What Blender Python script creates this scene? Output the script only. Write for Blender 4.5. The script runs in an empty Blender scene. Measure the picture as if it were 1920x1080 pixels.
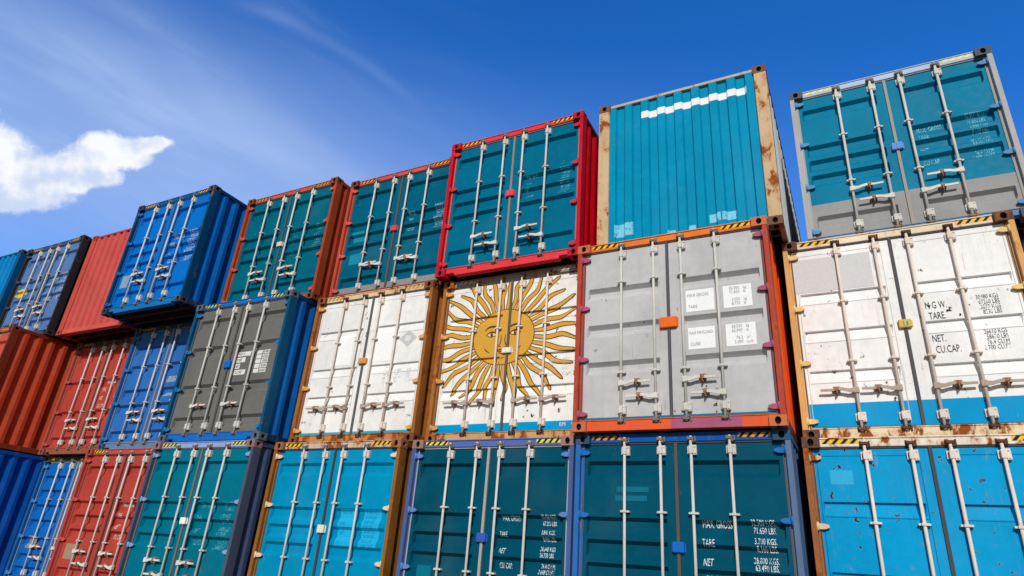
import bpy, bmesh, math, random
from mathutils import Vector
random.seed(7)
scn = bpy.context.scene
C = scn.collection
R = math.radians

# ------------------------------------------------------------------ camera, sky, sun, exposure
GZ = 2.565                      # underside of the middle tier above the ground
cam_d = bpy.data.cameras.new("camera"); cam = bpy.data.objects.new("camera", cam_d); C.objects.link(cam)
scn.camera = cam
CAM = Vector((25.538, -7.455, -1.633 + GZ))
YAW, PIT, ROL = -0.505274, 0.419357, 0.0786817
fw = Vector((math.sin(YAW)*math.cos(PIT), math.cos(YAW)*math.cos(PIT), math.sin(PIT)))
rt = Vector((math.cos(YAW), -math.sin(YAW), 0)); up = rt.cross(fw)
r2 = rt*math.cos(ROL) + up*math.sin(ROL); u2 = -rt*math.sin(ROL) + up*math.cos(ROL)
from mathutils import Matrix
m = Matrix((r2, u2, -fw)).transposed().to_4x4(); m.translation = CAM
cam.matrix_world = m
cam_d.sensor_width = 36; cam_d.lens = 36*1201.7/1920; cam_d.clip_start = 0.05; cam_d.clip_end = 10000

SUN_EL, SUN_AZ = R(28), R(16)         # azimuth counted from the wall's normal towards +X
SD = Vector((math.sin(SUN_AZ)*math.cos(SUN_EL), -math.cos(SUN_AZ)*math.cos(SUN_EL), math.sin(SUN_EL)))
sl = bpy.data.lights.new("sun", 'SUN'); sun = bpy.data.objects.new("sun", sl); C.objects.link(sun)
sl.energy = 3.4; sl.angle = R(0.5); sl.color = (1.0, 0.955, 0.90)
sun.rotation_euler = SD.to_track_quat('Z', 'Y').to_euler(); sun.location = (25, -20, 20)

scn.view_settings.view_transform = 'Standard'; scn.view_settings.look = 'None'
scn.view_settings.gamma = 1; scn.view_settings.exposure = 0.0

world = bpy.data.worlds.new("World"); scn.world = world; world.use_nodes = True
WN = world.node_tree; WN.nodes.clear()
class NT:
    """small helper to write node maths"""
    def __init__(s, nt): s.nt = nt
    def new(s, t, **k):
        n = s.nt.nodes.new(t)
        for a, b in k.items(): setattr(n, a, b)
        return n
    def inp(s, sock, v):
        if hasattr(v, 'is_linked') or isinstance(v, bpy.types.NodeSocket): s.nt.links.new(v, sock)
        elif v is not None: sock.default_value = v
    def math(s, op, a, b=None, c=None, clamp=False):
        n = s.new('ShaderNodeMath', operation=op, use_clamp=clamp)
        s.inp(n.inputs[0], a)
        if b is not None: s.inp(n.inputs[1], b)
        if c is not None: s.inp(n.inputs[2], c)
        return n.outputs[0]
    def dot(s, a, v):
        n = s.new('ShaderNodeVectorMath', operation='DOT_PRODUCT'); s.inp(n.inputs[0], a); n.inputs[1].default_value = v
        return n.outputs['Value']
    def comb(s, x, y, z=0.0):
        n = s.new('ShaderNodeCombineXYZ'); s.inp(n.inputs[0], x); s.inp(n.inputs[1], y); s.inp(n.inputs[2], z); return n.outputs[0]
    def noise(s, vec, scale, detail=4, rough=.5, lac=2.0, dist=0.0, dim='3D'):
        n = s.new('ShaderNodeTexNoise', noise_dimensions=dim); s.inp(n.inputs['Vector'], vec)
        n.inputs['Scale'].default_value = scale; n.inputs['Detail'].default_value = detail
        n.inputs['Roughness'].default_value = rough; n.inputs['Lacunarity'].default_value = lac
        n.inputs['Distortion'].default_value = dist
        return n.outputs['Fac']
    def rng(s, v, a, b, c=0.0, d=1.0, mode='SMOOTHSTEP'):
        n = s.new('ShaderNodeMapRange', interpolation_type=mode)
        s.inp(n.inputs[0], v)
        for i, x in enumerate((a, b, c, d)): n.inputs[i+1].default_value = x
        return n.outputs[0]
    def mix(s, f, a, b, mode='MIX'):
        n = s.new('ShaderNodeMix', data_type='RGBA', blend_type=mode)
        s.inp(n.inputs[0], f); s.inp(n.inputs[6], a); s.inp(n.inputs[7], b)
        return n.outputs[2]
    def mapv(s, v, scale=(1, 1, 1), loc=(0, 0, 0), rot=(0, 0, 0)):
        n = s.new('ShaderNodeMapping'); s.inp(n.inputs[0], v)
        n.inputs[1].default_value = loc; n.inputs[2].default_value = rot; n.inputs[3].default_value = scale
        return n.outputs[0]

def lin(c):
    return tuple((x/255/12.92 if x/255 <= .04045 else ((x/255+.055)/1.055)**2.4) for x in c[:3])
def c4(c, k=1.0):
    l = lin(c); return (l[0]*k, l[1]*k, l[2]*k, 1)

def build_sky():
    w = NT(WN)
    sky = w.new('ShaderNodeTexSky', sky_type='NISHITA'); sky.sun_disc = False
    sky.sun_elevation = SUN_EL; sky.sun_rotation = math.atan2(SD.x, SD.y)
    sky.altitude = 100; sky.air_density = 1.0; sky.dust_density = 0.6; sky.ozone_density = 3.0
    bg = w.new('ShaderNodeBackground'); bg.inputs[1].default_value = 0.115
    out = w.new('ShaderNodeOutputWorld')
    tc = w.new('ShaderNodeTexCoord'); D = tc.outputs['Generated']
    # tangent plane of the sky centred on the north-west, where the clouds hang (world-fixed axes)
    zc = w.math('MAXIMUM', w.dot(D, tuple(fw)), 0.05)
    # pixel-like units of 1/1000 of the tangent plane
    u = w.math('DIVIDE', w.dot(D, tuple(r2)), zc)
    v = w.math('DIVIDE', w.dot(D, tuple(u2)), zc)
    P = w.comb(u, v)
    front = w.rng(w.dot(D, tuple(fw)), 0.1, 0.3)
    K = 1/1201.7
    def uv(x, y): return ((x-960)*K, (540-y)*K)
    # cumulus: union of puffs with a ragged edge
    n1 = w.noise(P, 9, 7, .6); n2 = w.noise(P, 32, 5, .6)
    wob = w.math('ADD', w.math('MULTIPLY', w.math('SUBTRACT', n1, .5), .62), w.math('ADD', w.math('MULTIPLY', w.math('SUBTRACT', n2, .5), .62), w.math('MULTIPLY', w.math('SUBTRACT', w.noise(P, 85, 5, .6), .5), .30)))
    puffs = [(-70, 330, 120, 80), (-10, 300, 65, 75), (15, 330, 80, 72), (75, 335, 75, 48), (135, 318, 72, 42), (190, 288, 68, 46),
             (235, 290, 62, 34), (272, 274, 46, 18), (297, 268, 30, 14), (180, 330, 60, 24), (55, 365, 95, 36), (10, 378, 80, 26), (120, 345, 60, 26), (-40, 210, 44, 22)]
    f = None
    for (x, y, a, b) in puffs:
        cu, cv = uv(x, y)
        e = w.math('SQRT', w.math('ADD', w.math('POWER', w.math('DIVIDE', w.math('SUBTRACT', u, cu), a*K), 2.0),
                                  w.math('POWER', w.math('DIVIDE', w.math('SUBTRACT', v, cv), b*K), 2.0)))
        f = e if f is None else w.math('SMOOTH_MIN', f, e, 0.22)
    fw_ = w.math('ADD', f, wob)
    cum = w.math('MULTIPLY', w.rng(fw_, 1.06, .66), front)
    # cloud shade: a little greyer low down and in the folds
    lit = w.math('SUBTRACT', w.noise(P, 15, 5, .5), w.noise(w.mapv(P, (1, 1, 1), (.010, .018, 0)), 15, 5, .5))
    sh = w.math('ADD', w.math('MULTIPLY', lit, 4.2), .55)
    low = w.rng(v, uv(0, 410)[1], uv(0, 300)[1])
    lightness = w.math('ADD', w.math('MULTIPLY', sh, .5), w.math('MULTIPLY', low, .5))
    ccol = w.mix(w.rng(lightness, .30, .95), (5.2, 6.1, 8.0, 1), (8.35, 8.5, 8.7, 1))
    # cirrus veils drawn out from upper left to lower right
    ang = R(27)
    ua = w.math('ADD', w.math('MULTIPLY', u, math.cos(ang)), w.math('MULTIPLY', v, -math.sin(ang)))
    va = w.math('ADD', w.math('MULTIPLY', u, math.sin(ang)), w.math('MULTIPLY', v, math.cos(ang)))
    Q = w.comb(w.math('MULTIPLY', ua, .8), w.math('MULTIPLY', va, 3.4))
    c1 = w.noise(Q, 2.2, 8, .55, dist=.5); c2 = w.noise(w.comb(w.math('MULTIPLY', ua, 1.1), w.math('MULTIPLY', va, 5)), 3.0, 6, .5, dist=.5)
    # one broad band from (0,90) to (800,420) px
    band = w.math('SUBTRACT', v, w.math('ADD', uv(0, 150)[1], w.math('MULTIPLY', w.math('SUBTRACT', u, uv(0, 0)[0]), -.34)))
    bandm = w.math('EXPONENT', w.math('MULTIPLY', w.math('POWER', w.math('DIVIDE', band, .18), 2.0), -1.0))
    leftm = w.rng(u, uv(1250, 0)[0], uv(150, 0)[0], .0, 1.0)
    veil = w.math('MULTIPLY', w.math('MULTIPLY', bandm, leftm), w.rng(w.math('ADD', w.math('MULTIPLY', c1, .75), w.math('MULTIPLY', c2, .25)), .3, .72, .55, 1.0))
    haze = w.math('MULTIPLY', w.rng(v, uv(0, 60)[1], uv(0, 560)[1], 0, .25), w.rng(u, uv(1750, 0)[0], uv(900, 0)[0], .3, 1))
    wisps = w.math('MULTIPLY', w.math('MULTIPLY', w.rng(c2, .5, .8), .07), w.rng(u, uv(1100, 0)[0], uv(500, 0)[0]))
    # a single thin streak arching down to the right
    du = w.math('SUBTRACT', u, uv(440, 0)[0])
    cur = w.math('SUBTRACT', v, w.math('ADD', uv(0, 8)[1], w.math('ADD', w.math('MULTIPLY', du, -.25), w.math('MULTIPLY', w.math('POWER', du, 2.0), -1.05))))
    cur = w.math('ADD', cur, w.math('MULTIPLY', w.math('SUBTRACT', w.noise(P, 5, 4, .6), .5), .022))
    st = w.math('EXPONENT', w.math('MULTIPLY', w.math('POWER', w.math('DIVIDE', cur, .011), 2.0), -1.0))
    st = w.math('MULTIPLY', w.math('MULTIPLY', st, .075), w.math('MULTIPLY', w.rng(u, uv(400, 0)[0], uv(520, 0)[0]), w.rng(u, uv(820, 0)[0], uv(700, 0)[0])))
    ver = w.math('MULTIPLY', w.math('ADD', w.math('ADD', w.math('MULTIPLY', veil, .70), haze), w.math('ADD', wisps, st)), front, clamp=True)
    hs = w.new('ShaderNodeHueSaturation'); hs.inputs['Saturation'].default_value = 1.12; hs.inputs['Hue'].default_value = .512
    w.inp(hs.inputs['Color'], sky.outputs[0])
    # deep polarised blue opposite the sun, unseen sunward sky dimmed and warmed to cut blue fill
    deep = w.mix(1.0, hs.outputs[0], (.24, 1.22, 1.92, 1), 'MULTIPLY')
    deep = w.mix(w.rng(w.dot(D, (0, 0, 1)), .02, .36), w.mix(1.0, sky.outputs[0], (.85, 1.0, 1.15, 1), 'MULTIPLY'), deep)
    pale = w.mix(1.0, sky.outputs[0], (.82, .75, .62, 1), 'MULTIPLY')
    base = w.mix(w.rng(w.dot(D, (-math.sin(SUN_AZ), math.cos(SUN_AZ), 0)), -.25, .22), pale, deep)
    col = w.mix(ver, base, (4.6, 5.9, 8.6, 1))
    col = w.mix(cum, col, ccol)
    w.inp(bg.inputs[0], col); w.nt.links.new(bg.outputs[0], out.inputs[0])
build_sky()

# ------------------------------------------------------------------ materials
MATS = {}
def paint(col, rust=.1, dirt=.3, rough=.5, metal=0.0, k=.92, rustcol=(120, 58, 26), streak=.3, spots=0.0, dents=.25, key=None):
    """weathered paint: faded blotches, rain streaks, rust breaking through; all in object space"""
    ky = (tuple(col), rust, dirt, rough, metal, k, streak, spots, dents, tuple(rustcol))
    if ky in MATS: return MATS[ky]
    mt = bpy.data.materials.new('paint'); mt.use_nodes = True; MATS[ky] = mt
    w = NT(mt.node_tree); b = mt.node_tree.nodes['Principled BSDF']
    tc = w.new('ShaderNodeTexCoord'); oi = w.new('ShaderNodeObjectInfo')
    geo = w.new('ShaderNodeNewGeometry')
    V = geo.outputs['Position']            # world metres, so that neighbouring boxes never repeat
    base = c4(col, k)
    n1 = w.noise(V, 1.3, 4, .55); n2 = w.noise(V, 9, 5, .6)
    stv = w.noise(w.mapv(V, (9, 9, .55)), 2.2, 6, .62)
    fine = w.noise(w.mapv(V, (1, 1, .5)), 60, 3, .6)
    hi = tuple(min(1, x*1.10) for x in base[:3])+(1,); lo = tuple(x*.90 for x in base[:3])+(1,)
    c = w.mix(w.rng(w.math('ADD', w.math('MULTIPLY', n1, .6), w.math('MULTIPLY', n2, .4)), .32, .68), lo, hi)
    # grime: dull grey brown
    g = w.math('MULTIPLY', w.rng(w.math('ADD', w.math('MULTIPLY', stv, .7), w.math('MULTIPLY', n2, .3)), .5, .76), dirt*.55*(1+streak))
    gc = c4((96, 88, 78), .8); c = w.mix(g, c, tuple(.6*x*.6+.4*y*.8 for x, y in zip(base[:3], gc[:3]))+(1,))
    runs = w.noise(w.mapv(V, (26, 26, .5)), 1.6, 4, .6)
    c = w.mix(w.math('MULTIPLY', w.rng(runs, .54, .74), dirt*.8), c, tuple(x*.62 for x in base[:3])+(1,))
    c = w.mix(w.math('MULTIPLY', w.rng(w.noise(V, .9, 3, .6), .5, .75), .16), c, tuple(min(1, x*.8+.07) for x in base[:3])+(1,))
    sc = w.rng(fine, .62, .8, 0, dirt*.14)
    c = w.mix(sc, c, c4((70, 62, 55), .8))
    rg = None
    if spots > 0 or rust > .3:
        rr_ = w.noise(w.mapv(V, (16, 16, .8)), 2.0, 5, .6); rgate = w.rng(w.noise(V, 2.4, 3, .5), .48, .62)
        c = w.mix(w.math('MULTIPLY', w.math('MULTIPLY', w.rng(rr_, .56, .74), rgate), .42), c, c4((150, 98, 62), .8))
    if rust > 0:
        r1 = w.noise(w.mapv(V, (2.2, 2.2, 1.2)), 3.0, 8, .68, dist=.3)
        thr = .74 - rust*.36
        rm = w.rng(r1, thr, thr+.07)
        halo = w.rng(r1, thr-.08, thr+.04, 0, .45)
        rs = w.noise(V, 24, 4, .7)
        rc = w.mix(rs, c4(rustcol, .7), c4((min(255, rustcol[0]*1.45), min(255, rustcol[1]*1.7), rustcol[2]*1.8), .85))
        c = w.mix(halo, c, c4((190, 120, 60), .8)); c = w.mix(rm, c, rc); rg = rm
    if spots > 0:
        vz = w.new('ShaderNodeTexVoronoi'); vz.inputs['Scale'].default_value = 7.0
        vz.inputs['Scale'].default_value = 10.5
        nn = w.new('ShaderNodeTexNoise'); w.inp(nn.inputs['Vector'], V); nn.inputs['Scale'].default_value = 16; nn.inputs['Detail'].default_value = 4
        va = w.new('ShaderNodeVectorMath', operation='MULTIPLY_ADD'); w.inp(va.inputs[0], nn.outputs['Color']); va.inputs[1].default_value = (.16, .16, .16); w.inp(va.inputs[2], V)
        w.inp(vz.inputs['Vector'], va.outputs[0])
        sx = w.new('ShaderNodeSeparateColor'); w.inp(sx.inputs[0], vz.outputs['Color'])
        vd = w.math('ADD', vz.outputs['Distance'], w.math('MULTIPLY', sx.outputs[0], .26))
        gate = w.rng(w.noise(V, 1.6, 2, .5), .60-spots*.22, .68-spots*.16)
        spm = w.math('MULTIPLY', w.rng(w.math('ADD', vd, w.math('MULTIPLY', n2, .2)), .34, .30), gate)
        sph = w.math('MULTIPLY', w.rng(w.math('ADD', vd, w.math('MULTIPLY', n2, .2)), .44, .32, 0, .4), gate)
        c = w.mix(sph, c, c4((165, 110, 70), .8)); c = w.mix(spm, c, c4((52, 38, 32), .7))
    w.inp(b.inputs['Base Color'], c)
    rr = w.rng(n2, .3, .7, max(.05, rough-.02), rough+.16)
    if rg is not None:
        rr = w.math('ADD', rr, w.math('MULTIPLY', rg, .3), clamp=True)
    w.inp(b.inputs['Roughness'], rr)
    b.inputs['Metallic'].default_value = metal
    b.inputs['Specular IOR Level'].default_value = .04
    bp = w.new('ShaderNodeBump'); bp.inputs['Strength'].default_value = dents*1.6; bp.inputs['Distance'].default_value = .04
    w.inp(bp.inputs['Height'], w.math('ADD', w.math('MULTIPLY', w.noise(V, 2.6, 2, .5), .55), w.math('MULTIPLY', fine, .012)))
    w.nt.links.new(bp.outputs[0], b.inputs['Normal'])
    return mt

def flat(col, rough=.6, k=.92, wear=0.0):
    ky = ('flat', tuple(col), rough, k, wear)
    if ky in MATS: return MATS[ky]
    mt = bpy.data.materials.new('decal'); mt.use_nodes = True; MATS[ky] = mt
    w = NT(mt.node_tree); b = mt.node_tree.nodes['Principled BSDF']
    geo = w.new('ShaderNodeNewGeometry'); V = geo.outputs['Position']
    n = w.noise(V, 30, 4, .6); base = c4(col, k)
    c = w.mix(w.rng(n, .3, .7), tuple(x*.93 for x in base[:3])+(1,), base)
    w.inp(b.inputs['Base Color'], c); b.inputs['Roughness'].default_value = rough; b.inputs['Specular IOR Level'].default_value = .15
    if wear > 0:      # lettering rubbed away in places
        w.inp(b.inputs['Alpha'], w.rng(w.noise(V, 22, 4, .65), .66-wear*.3, .60-wear*.3, .25, 1))
    return mt

# ------------------------------------------------------------------ mesh collector
class MB:
    def __init__(s): s.bm = bmesh.new(); s.mi = 0
    def face(s, pts):
        try:
            f = s.bm.faces.new([s.bm.verts.new(p) for p in pts]); f.material_index = s.mi; return f
        except ValueError: return None
    def box(s, x0, y0, z0, x1, y1, z1, bev=0.0):
        b = bmesh.new(); bmesh.ops.create_cube(b, size=1)
        for v in b.verts:
            v.co = Vector(((x0+x1)/2+v.co.x*(x1-x0), (y0+y1)/2+v.co.y*(y1-y0), (z0+z1)/2+v.co.z*(z1-z0)))
        if bev > 0: bmesh.ops.bevel(b, geom=list(b.edges), offset=bev, segments=1, affect='EDGES')
        s.merge(b)
    def merge(s, b):
        mp = {v: s.bm.verts.new(v.co) for v in b.verts}
        for f in b.faces:
            try:
                g = s.bm.faces.new([mp[v] for v in f.verts]); g.material_index = s.mi; g.smooth = f.smooth
            except ValueError: pass
        b.free()
    def tube(s, a, b_, r, n=10, smooth=True):
        a = Vector(a); b_ = Vector(b_); d = (b_-a).normalized(); t = Vector((1, 0, 0)) if abs(d.x) < .9 else Vector((0, 1, 0))
        p = d.cross(t).normalized(); q = d.cross(p)
        ra = [s.bm.verts.new(a+p*math.cos(i*2*math.pi/n)*r+q*math.sin(i*2*math.pi/n)*r) for i in range(n)]
        rb = [s.bm.verts.new(b_+p*math.cos(i*2*math.pi/n)*r+q*math.sin(i*2*math.pi/n)*r) for i in range(n)]
        for i in range(n):
            f = s.bm.faces.new((ra[i], ra[(i+1) % n], rb[(i+1) % n], rb[i])); f.smooth = smooth; f.material_index = s.mi
        for rg in (ra, rb):
            f = s.bm.faces.new(rg); f.material_index = s.mi
    def prism(s, poly, y0, y1):
        """poly in (x,z), extruded from y0 to y1"""
        a = [s.bm.verts.new((x, y0, z)) for x, z in poly]; b_ = [s.bm.verts.new((x, y1, z)) for x, z in poly]
        n = len(poly)
        for i in range(n):
            f = s.bm.faces.new((a[i], a[(i+1) % n], b_[(i+1) % n], b_[i])); f.material_index = s.mi
        for rg in (a, b_):
            f = s.bm.faces.new(rg); f.material_index = s.mi
    def build(s, name, mats, parent=None, recalc=True):
        if recalc: bmesh.ops.recalc_face_normals(s.bm, faces=s.bm.faces)
        me = bpy.data.meshes.new(name); s.bm.to_mesh(me); s.bm.free()
        for m_ in (mats if isinstance(mats, (list, tuple)) else [mats]): me.materials.append(m_)
        o = bpy.data.objects.new(name, me); C.objects.link(o)
        if parent: o.parent = parent
        return o

W, H, L = 2.438, 2.548, 6.058
PITCH = 2.553

# ---- corner casting with real apertures
def holed(mb, o, ux, uy, inn, w, h, rx, ry, mi_hole, depth=.045):
    o, ux, uy, inn = map(Vector, (o, ux, uy, inn))
    N = 20; cen = o+ux*(w/2)+uy*(h/2)
    rect, ell = [], []
    for i in range(N):
        a = 2*math.pi*(i+.5)/N; ca, sa = math.cos(a), math.sin(a)
        t = min((w/2)/max(abs(ca), 1e-6), (h/2)/max(abs(sa), 1e-6))
        rect.append(cen+ux*ca*t+uy*sa*t); ell.append(cen+ux*ca*rx+uy*sa*ry)
    for cx, cy in ((1, 1), (-1, 1), (-1, -1), (1, -1)):    # snap nearest ring point to each rectangle corner
        c = cen+ux*(cx*w/2)+uy*(cy*h/2)
        i = min(range(N), key=lambda j: (rect[j]-c).length); rect[i] = c
    for i in range(N):
        j = (i+1) % N
        mb.mi = 0; mb.face((rect[i], rect[j], ell[j], ell[i]))
        mb.mi = 0; mb.face((ell[i], ell[j], ell[j]+inn*.02, ell[i]+inn*.02))
        mb.mi = mi_hole; mb.face((ell[i]+inn*.02, ell[j]+inn*.02, ell[j]+inn*depth, ell[i]+inn*depth))
    mb.mi = mi_hole; mb.face([e+inn*depth for e in ell]); mb.mi = 0

dark_in = flat((22, 20, 20), .9)
def casting(parent, right, back, top, mat):
    w, d, h = .178, .162, .118
    x0 = W-w if right else 0; y0 = L-d if back else 0; z0 = H-h if top else 0
    mb = MB()
    if back: holed(mb, (x0+w, y0+d, z0), (-1, 0, 0), (0, 0, 1), (0, -1, 0), w, h, .047, .033, 1)
    else: holed(mb, (x0, y0, z0), (1, 0, 0), (0, 0, 1), (0, 1, 0), w, h, .032, .042, 1)
    yb = y0 if back else y0+d
    mb.face([(x0, yb, z0), (x0+w, yb, z0), (x0+w, yb, z0+h), (x0, yb, z0+h)])
    if right: holed(mb, (x0+w, y0, z0), (0, 1, 0), (0, 0, 1), (-1, 0, 0), d, h, .040, .030, 1)
    else: holed(mb, (x0, y0+d, z0), (0, -1, 0), (0, 0, 1), (1, 0, 0), d, h, .040, .030, 1)
    xb = x0 if right else x0+w
    mb.face([(xb, y0, z0), (xb, y0+d, z0), (xb, y0+d, z0+h), (xb, y0, z0+h)])
    if top:
        holed(mb, (x0, y0, z0+h), (1, 0, 0), (0, 1, 0), (0, 0, -1), w, d, .032, .06, 1)
        mb.face([(x0, y0, z0), (x0+w, y0, z0), (x0+w, y0+d, z0), (x0, y0+d, z0)])
    else:
        holed(mb, (x0, y0, z0), (1, 0, 0), (0, 1, 0), (0, 0, 1), w, d, .032, .06, 1)
        mb.face([(x0, y0, z0+h), (x0+w, y0, z0+h), (x0+w, y0+d, z0+h), (x0, y0+d, z0+h)])
    bmesh.ops.remove_doubles(mb.bm, verts=mb.bm.verts, dist=.0004)
    mb.build('corner_casting', [mat, dark_in], parent)

# ---- corrugation profile
def trap(t, period=.25, slope=.028):
    """0 outside, 1 inside groove"""
    t = t % period; h = period/2
    if t < h-slope: return 0.0
    if t < h: return (t-(h-slope))/slope
    if t < period-slope: return 1.0
    return 1-(t-(period-slope))/slope
def breaks(a, b, period, slope, off=0.0):
    bs = {round(a, 5), round(b, 5)}
    k = math.floor((a-off)/period)-1
    while k*period+off < b+period:
        for q in (0, period/2-slope, period/2, period-slope):
            v = k*period+off+q
            if a < v < b: bs.add(round(v, 5))
        k += 1
    return sorted(bs)

def corr_side(parent, right, mat, name='side_wall', ph=.139):
    """corrugated long wall between rails, set 20 mm in from the castings"""
    y0, y1 = .17, L-.17; z0, z1 = .118, H-.085
    mb = MB(); per, sl = .278, .07
    xs = W-.012 if right else .012; sg = -1 if right else 1
    ys = breaks(y0, y1, per, sl, .17-ph)
    for (a, b_) in zip(ys, ys[1:]):
        da = sg*.036*trap(a-.17+ph+1e-6, per, sl); db = sg*.036*trap(b_-.17+ph-1e-6, per, sl)
        # top and bottom closings make the rounded ends the ribs have
        mb.face([(xs+da, a, z0), (xs+db, b_, z0), (xs+db, b_, z1), (xs+da, a, z1)])
    xi = xs+sg*.05
    for z in (z0, z1):
        for (a, b_) in zip(ys, ys[1:]):
            da = sg*.036*trap(a-.17+ph+1e-6, per, sl); db = sg*.036*trap(b_-.17+ph-1e-6, per, sl)
            mb.face([(xs+da, a, z), (xs+db, b_, z), (xi, b_, z), (xi, a, z)])
    mb.face([(xi, y0, z0), (xi, y1, z0), (xi, y1, z1), (xi, y0, z1)])
    bmesh.ops.remove_doubles(mb.bm, verts=mb.bm.verts, dist=.0004)
    return mb.build(name, mat, parent)

class Surf:
    """relief of a panel: depth as a product of a profile in x and one in z, with the crease positions"""
    def __init__(s, y, fx, fz, bx, bz, D=.036): s.y, s.fx, s.fz, s.bx, s.bz, s.D = y, fx, fz, bx, bz, D
    def depth(s, x, z): return s.D*s.fx(x)*s.fz(z)

def interp(pts):
    def f(t):
        if t <= pts[0][0]: return pts[0][1]
        for (a, va), (b, vb) in zip(pts, pts[1:]):
            if t <= b: return va+(vb-va)*(t-a)/max(b-a, 1e-9)
        return pts[-1][1]
    return f

def project(bm, surf, off):
    """cut flat artwork (drawn in x,z) at the creases and lay it on the relief"""
    for axis, bs in ((0, surf.bx), (2, surf.bz)):
        for t in bs:
            co = [0, 0, 0]; no = [0, 0, 0]; co[axis] = t; no[axis] = 1
            lo = min((v.co[axis] for v in bm.verts), default=0); hi = max((v.co[axis] for v in bm.verts), default=0)
            if lo+1e-4 < t < hi-1e-4:
                bmesh.ops.bisect_plane(bm, geom=list(bm.verts)+list(bm.edges)+list(bm.faces), plane_co=co, plane_no=no, dist=1e-5)
    for v in bm.verts: v.co.y = surf.y+surf.depth(v.co.x, v.co.z)-off

def decal(name, polys, mats, surf, parent, off=.003, label=None, clipbox=None):
    """polys: (points, material index, extra offset)"""
    if name in ('faded_patch', 'data_label') and len(polys) > 1:
        for p_ in polys: decal(name, [p_], mats, surf, parent, off, label)
        return
    out = bmesh.new()
    for pts, mi, ex in polys:
        b = bmesh.new()
        vs = [b.verts.new((x, 0, z)) for x, z in pts]
        try: fc = b.faces.new(vs)
        except ValueError: b.free(); continue
        bmesh.ops.triangulate(b, faces=[fc])
        if clipbox:
            for co, no in (((clipbox[0], 0, 0), (-1, 0, 0)), ((clipbox[1], 0, 0), (1, 0, 0)), ((0, 0, clipbox[2]), (0, 0, -1)), ((0, 0, clipbox[3]), (0, 0, 1))):
                bmesh.ops.bisect_plane(b, geom=list(b.verts)+list(b.edges)+list(b.faces), plane_co=co, plane_no=no, clear_outer=True, dist=1e-6)
            if not b.faces: b.free(); continue
        if surf.bx or surf.bz: project(b, surf, off+ex)
        else:
            for v in b.verts: v.co.y = surf.y-off-ex
        mp = {v: out.verts.new(v.co) for v in b.verts}
        for f in b.faces:
            g = out.faces.new([mp[v] for v in f.verts]); g.material_index = mi
        b.free()
    for f in out.faces:
        f.normal_update()
        if f.normal.y > 0: f.normal_flip()
    me = bpy.data.meshes.new(name); out.to_mesh(me); out.free()
    for m_ in mats: me.materials.append(m_)
    o = bpy.data.objects.new(name, me); C.objects.link(o); o.parent = parent
    if label: o['label'] = label
    return o

def rect(x0, z0, x1, z1): return [(x0, z0), (x1, z0), (x1, z1), (x0, z1)]

FONT = bpy.data.fonts.load('<builtin>') if '<builtin>' in bpy.data.fonts else None
def text_geo(lines):
    """lines: (string, x, z_baseline, cap height, x squeeze, align)"""
    bm = bmesh.new()
    for (s, x, z, h, sq, al) in lines:
        cu = bpy.data.curves.new('t', 'FONT'); cu.body = s; cu.size = h/.69; cu.offset = 0; cu.align_x = al
        cu.resolution_u = 2
        ob = bpy.data.objects.new('t', cu); C.objects.link(ob)
        me = bpy.data.meshes.new_from_object(ob, depsgraph=None) if False else ob.to_mesh()
        n0 = len(bm.verts); vs = [bm.verts.new((v.co.x*sq+x, 0, v.co.y+z)) for v in me.vertices]
        for p in me.polygons:
            try: bm.faces.new([vs[i] for i in p.vertices])
            except ValueError: pass
        ob.to_mesh_clear(); bpy.data.objects.remove(ob); bpy.data.curves.remove(cu)
    return bm
def writing(lines, mat, surf, parent, off=.0045, name='marking'):
    if len(lines) > 1:
        for l_ in lines: writing([l_], mat, surf, parent, off, name)
        return
    bm = text_geo(lines); project(bm, surf, off)
    bm.normal_update()
    for f in bm.faces:
        if f.normal.y > 0: f.normal_flip()
    me = bpy.data.meshes.new(name); bm.to_mesh(me); bm.free(); me.materials.append(mat)
    o = bpy.data.objects.new(name, me); C.objects.link(o); o.parent = parent
    return o

# ------------------------------------------------------------------ door
YD = .078                                        # door skin, back from the casting faces
DX = ((.098, 1.186), (1.224, 2.340))
DZ = (.158, 2.425)
PANEL = ((.140, 1.082), (1.372, 2.296))
RIBS = {
 'five': [(t, .19, .040, .058) for t in (2.235, 1.605, 1.36, 1.115, .465)],
 'grey3': [(t, .17, .048, .075) for t in (1.905, 1.385, .885)],
 'flat10': [(t, .14, .007, .11) for t in (1.825, 1.33, .825)],
 'cyan2': [(t, .14, .007, .11) for t in (1.872, 1.18, .62)],
 'white3': [(t, .14, .007, .11) for t in (1.90, 1.24, .775)],
 'four': [(t, .20, .045, .06) for t in (2.235, 1.70, 1.0, .43)],
 'faded5': [(t, .18, .042, .06) for t in (2.12, 1.72, 1.21, .90, .38)],
 'red4': [(t, .20, .045, .06) for t in (2.25, 1.62, .95, .38)],
 'seven': [(t, .17, .040, .06) for t in (2.15, 1.86, 1.56, 1.26, .92, .60, .36)],
}
def door_surf(i, ribs, D=.055):
    pa, pb = PANEL[i]; se = .018
    bx = [pa, pa+se, pb-se, pb]
    fx = interp([(pa, 0), (pa+se, 1), (pb-se, 1), (pb, 0)])
    pz = []
    for (t, h, s1, s2) in sorted(ribs, key=lambda r: r[0]):
        pz += [(t-h, 0), (t-h+s2, 1), (t-s1, 1), (t, 0)]
    return Surf(YD, fx, interp(pz), bx, [p[0] for p in pz], D)

def galv(rusty): return paint((206, 203, 198) if not rusty else (224, 211, 200), rust=.08+.16*rusty, dirt=.35, rough=.42, dents=.05)

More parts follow.
